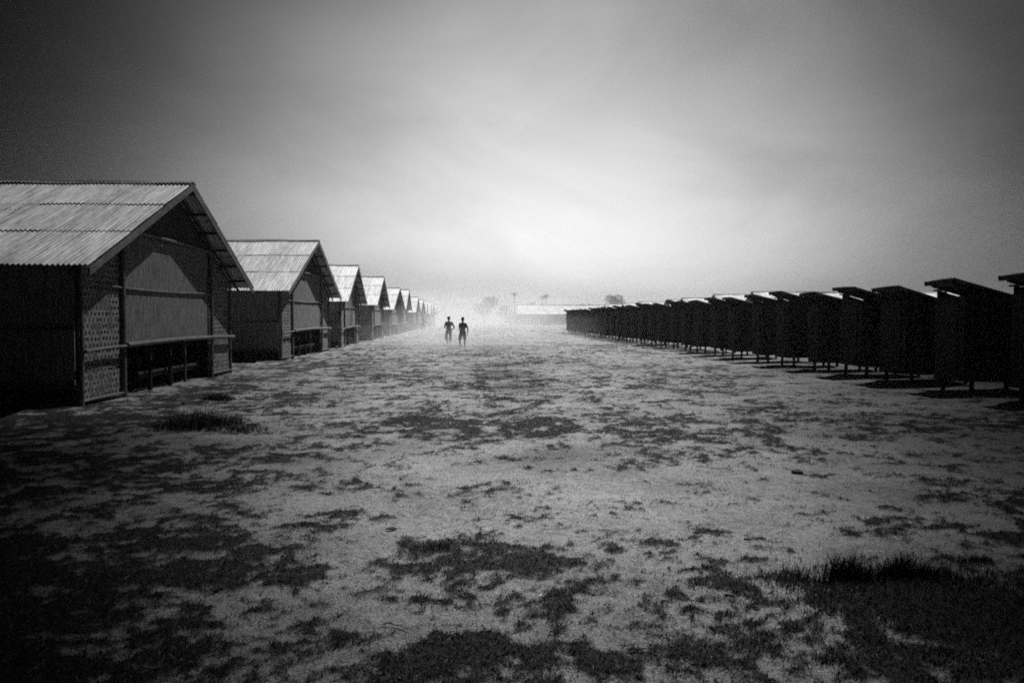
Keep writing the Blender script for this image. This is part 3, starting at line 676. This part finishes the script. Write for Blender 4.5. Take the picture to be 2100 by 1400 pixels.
TH = TT / DENS * SUN.z                      # vertical thickness that gives this depth along the sun's slant
bx = CX + SUN.x / SUN.z * H_C; by = CY + SUN.y / SUN.z * H_C
wob = (fbm(CX, CY, .2, 4, 88) - .5) * 1.0
ztop = H_C + wob + TH / 2; zbot = H_C + wob - TH / 2 - 1e-3
nxx = len(cx_); nyy = len(cy_); top = np.stack([bx, by, ztop], -1).reshape(-1, 3); bot = np.stack([bx, by, zbot], -1).reshape(-1, 3)
id_ = np.arange(nxx * nyy).reshape(nyy, nxx); K = nxx * nyy
q4 = lambda a: np.stack([a[:-1, :-1], a[:-1, 1:], a[1:, 1:], a[1:, :-1]], -1).reshape(-1, 4)
F = [q4(id_), q4(id_ + K)[:, ::-1]]
per = np.concatenate([id_[0, :], id_[1:, -1], id_[-1, -2::-1], id_[-2:0:-1, 0]]); pn_ = np.roll(per, -1)
F.append(np.stack([per, per + K, pn_ + K, pn_], -1))
mc = bpy.data.materials.new('shade_volume'); mc.use_nodes = True; t = mc.node_tree; t.nodes.clear()
pv_ = N(t, 'ShaderNodeVolumePrincipled'); pv_.inputs['Color'].default_value = (.12, .12, .12, 1); pv_.inputs['Density'].default_value = DENS
ou = N(t, 'ShaderNodeOutputMaterial'); t.links.new(pv_.outputs[0], ou.inputs['Volume'])
added_shade_volume = np_obj('added_shade_volume', np.concatenate([top, bot]), np.concatenate(F), mc); tag(added_shade_volume, kind='structure')

# ------------------------------------------------------------------ dusty air
def vol_mat(name, dens, col=1.0, aniso=0.0):
    m = bpy.data.materials.new(name); m.use_nodes = True; t = m.node_tree; t.nodes.clear()
    p = N(t, 'ShaderNodeVolumePrincipled'); p.inputs['Color'].default_value = (col, col, col, 1); p.inputs['Density'].default_value = dens; p.inputs['Anisotropy'].default_value = aniso
    o_ = N(t, 'ShaderNodeOutputMaterial'); t.links.new(p.outputs[0], o_.inputs['Volume']); return m
hz = MB().box((-905, -61, -1.3), (905, 1305, 13.0)).build('haze', vol_mat('haze_air', .0003, .95, .3)); tag(hz, 'thin pale dusty air over the whole camp', 'haze', kind='stuff')
def dust(name, c, r, dens, label, sd, step=1.0):
    """soft edged dust: density falls smoothly to nothing at the surface of its closed shape"""
    bm = bmesh.new(); bmesh.ops.create_icosphere(bm, subdivisions=3, radius=1)
    for v in bm.verts: v.co = Vector((v.co.x * r[0], v.co.y * r[1], max(v.co.z * r[2], -.4)))
    m = bpy.data.materials.new(name + '_air'); m.use_nodes = True; t = m.node_tree; t.nodes.clear()
    p = N(t, 'ShaderNodeVolumePrincipled'); p.inputs['Color'].default_value = (.97, .97, .97, 1); p.inputs['Anisotropy'].default_value = .3
    oc = objc(t); dv_ = N(t, 'ShaderNodeVectorMath', operation='DIVIDE'); dv_.inputs[1].default_value = r; t.links.new(oc, dv_.inputs[0])
    ln_ = N(t, 'ShaderNodeVectorMath', operation='LENGTH'); t.links.new(dv_.outputs[0], ln_.inputs[0])
    nz = noise(t, dv_.outputs[0], 3.0 + sd * .3, 2, .6)
    rr = M(t, 'ADD', ln_.outputs['Value'], M(t, 'MULTIPLY', M(t, 'SUBTRACT', nz, .25), .5))
    mr = N(t, 'ShaderNodeMapRange'); mr.interpolation_type = 'SMOOTHSTEP'; mr.inputs[1].default_value = .15; mr.inputs[2].default_value = 1.0; mr.inputs[3].default_value = dens; mr.inputs[4].default_value = 0
    t.links.new(rr, mr.inputs[0]); t.links.new(mr.outputs[0], p.inputs['Density'])
    o_ = N(t, 'ShaderNodeOutputMaterial'); t.links.new(p.outputs[0], o_.inputs['Volume'])
    me = bpy.data.meshes.new(name); bm.to_mesh(me); bm.free(); me.materials.append(m)
    o = bpy.data.objects.new(name, me); COL.objects.link(o); o.location = c; tag(o, label, 'dust', kind='stuff')
S.cycles.volume_max_steps = 64; S.cycles.volume_step_rate = 1.0
dust('dust_cloud', (-2, 160, 0), (42, 118, 12), .016, 'pale clouds of wind blown dust filling the far end of the open ground', 1)
dust('dust_cloud', (0, 62, 0), (13, 34, 4.0), .030, 'low bank of pale dust drifting behind the two walkers', 2)
dust('dust_cloud', (.8, 41, 0), (8, 13, 1.5), .055, 'puff of dust low on the ground around the legs of the two walkers', 3)
dust('dust_cloud', (50, 230, 0), (70, 110, 16), .005, 'thin veil of dust over the distant roofs beyond the dark huts', 4)
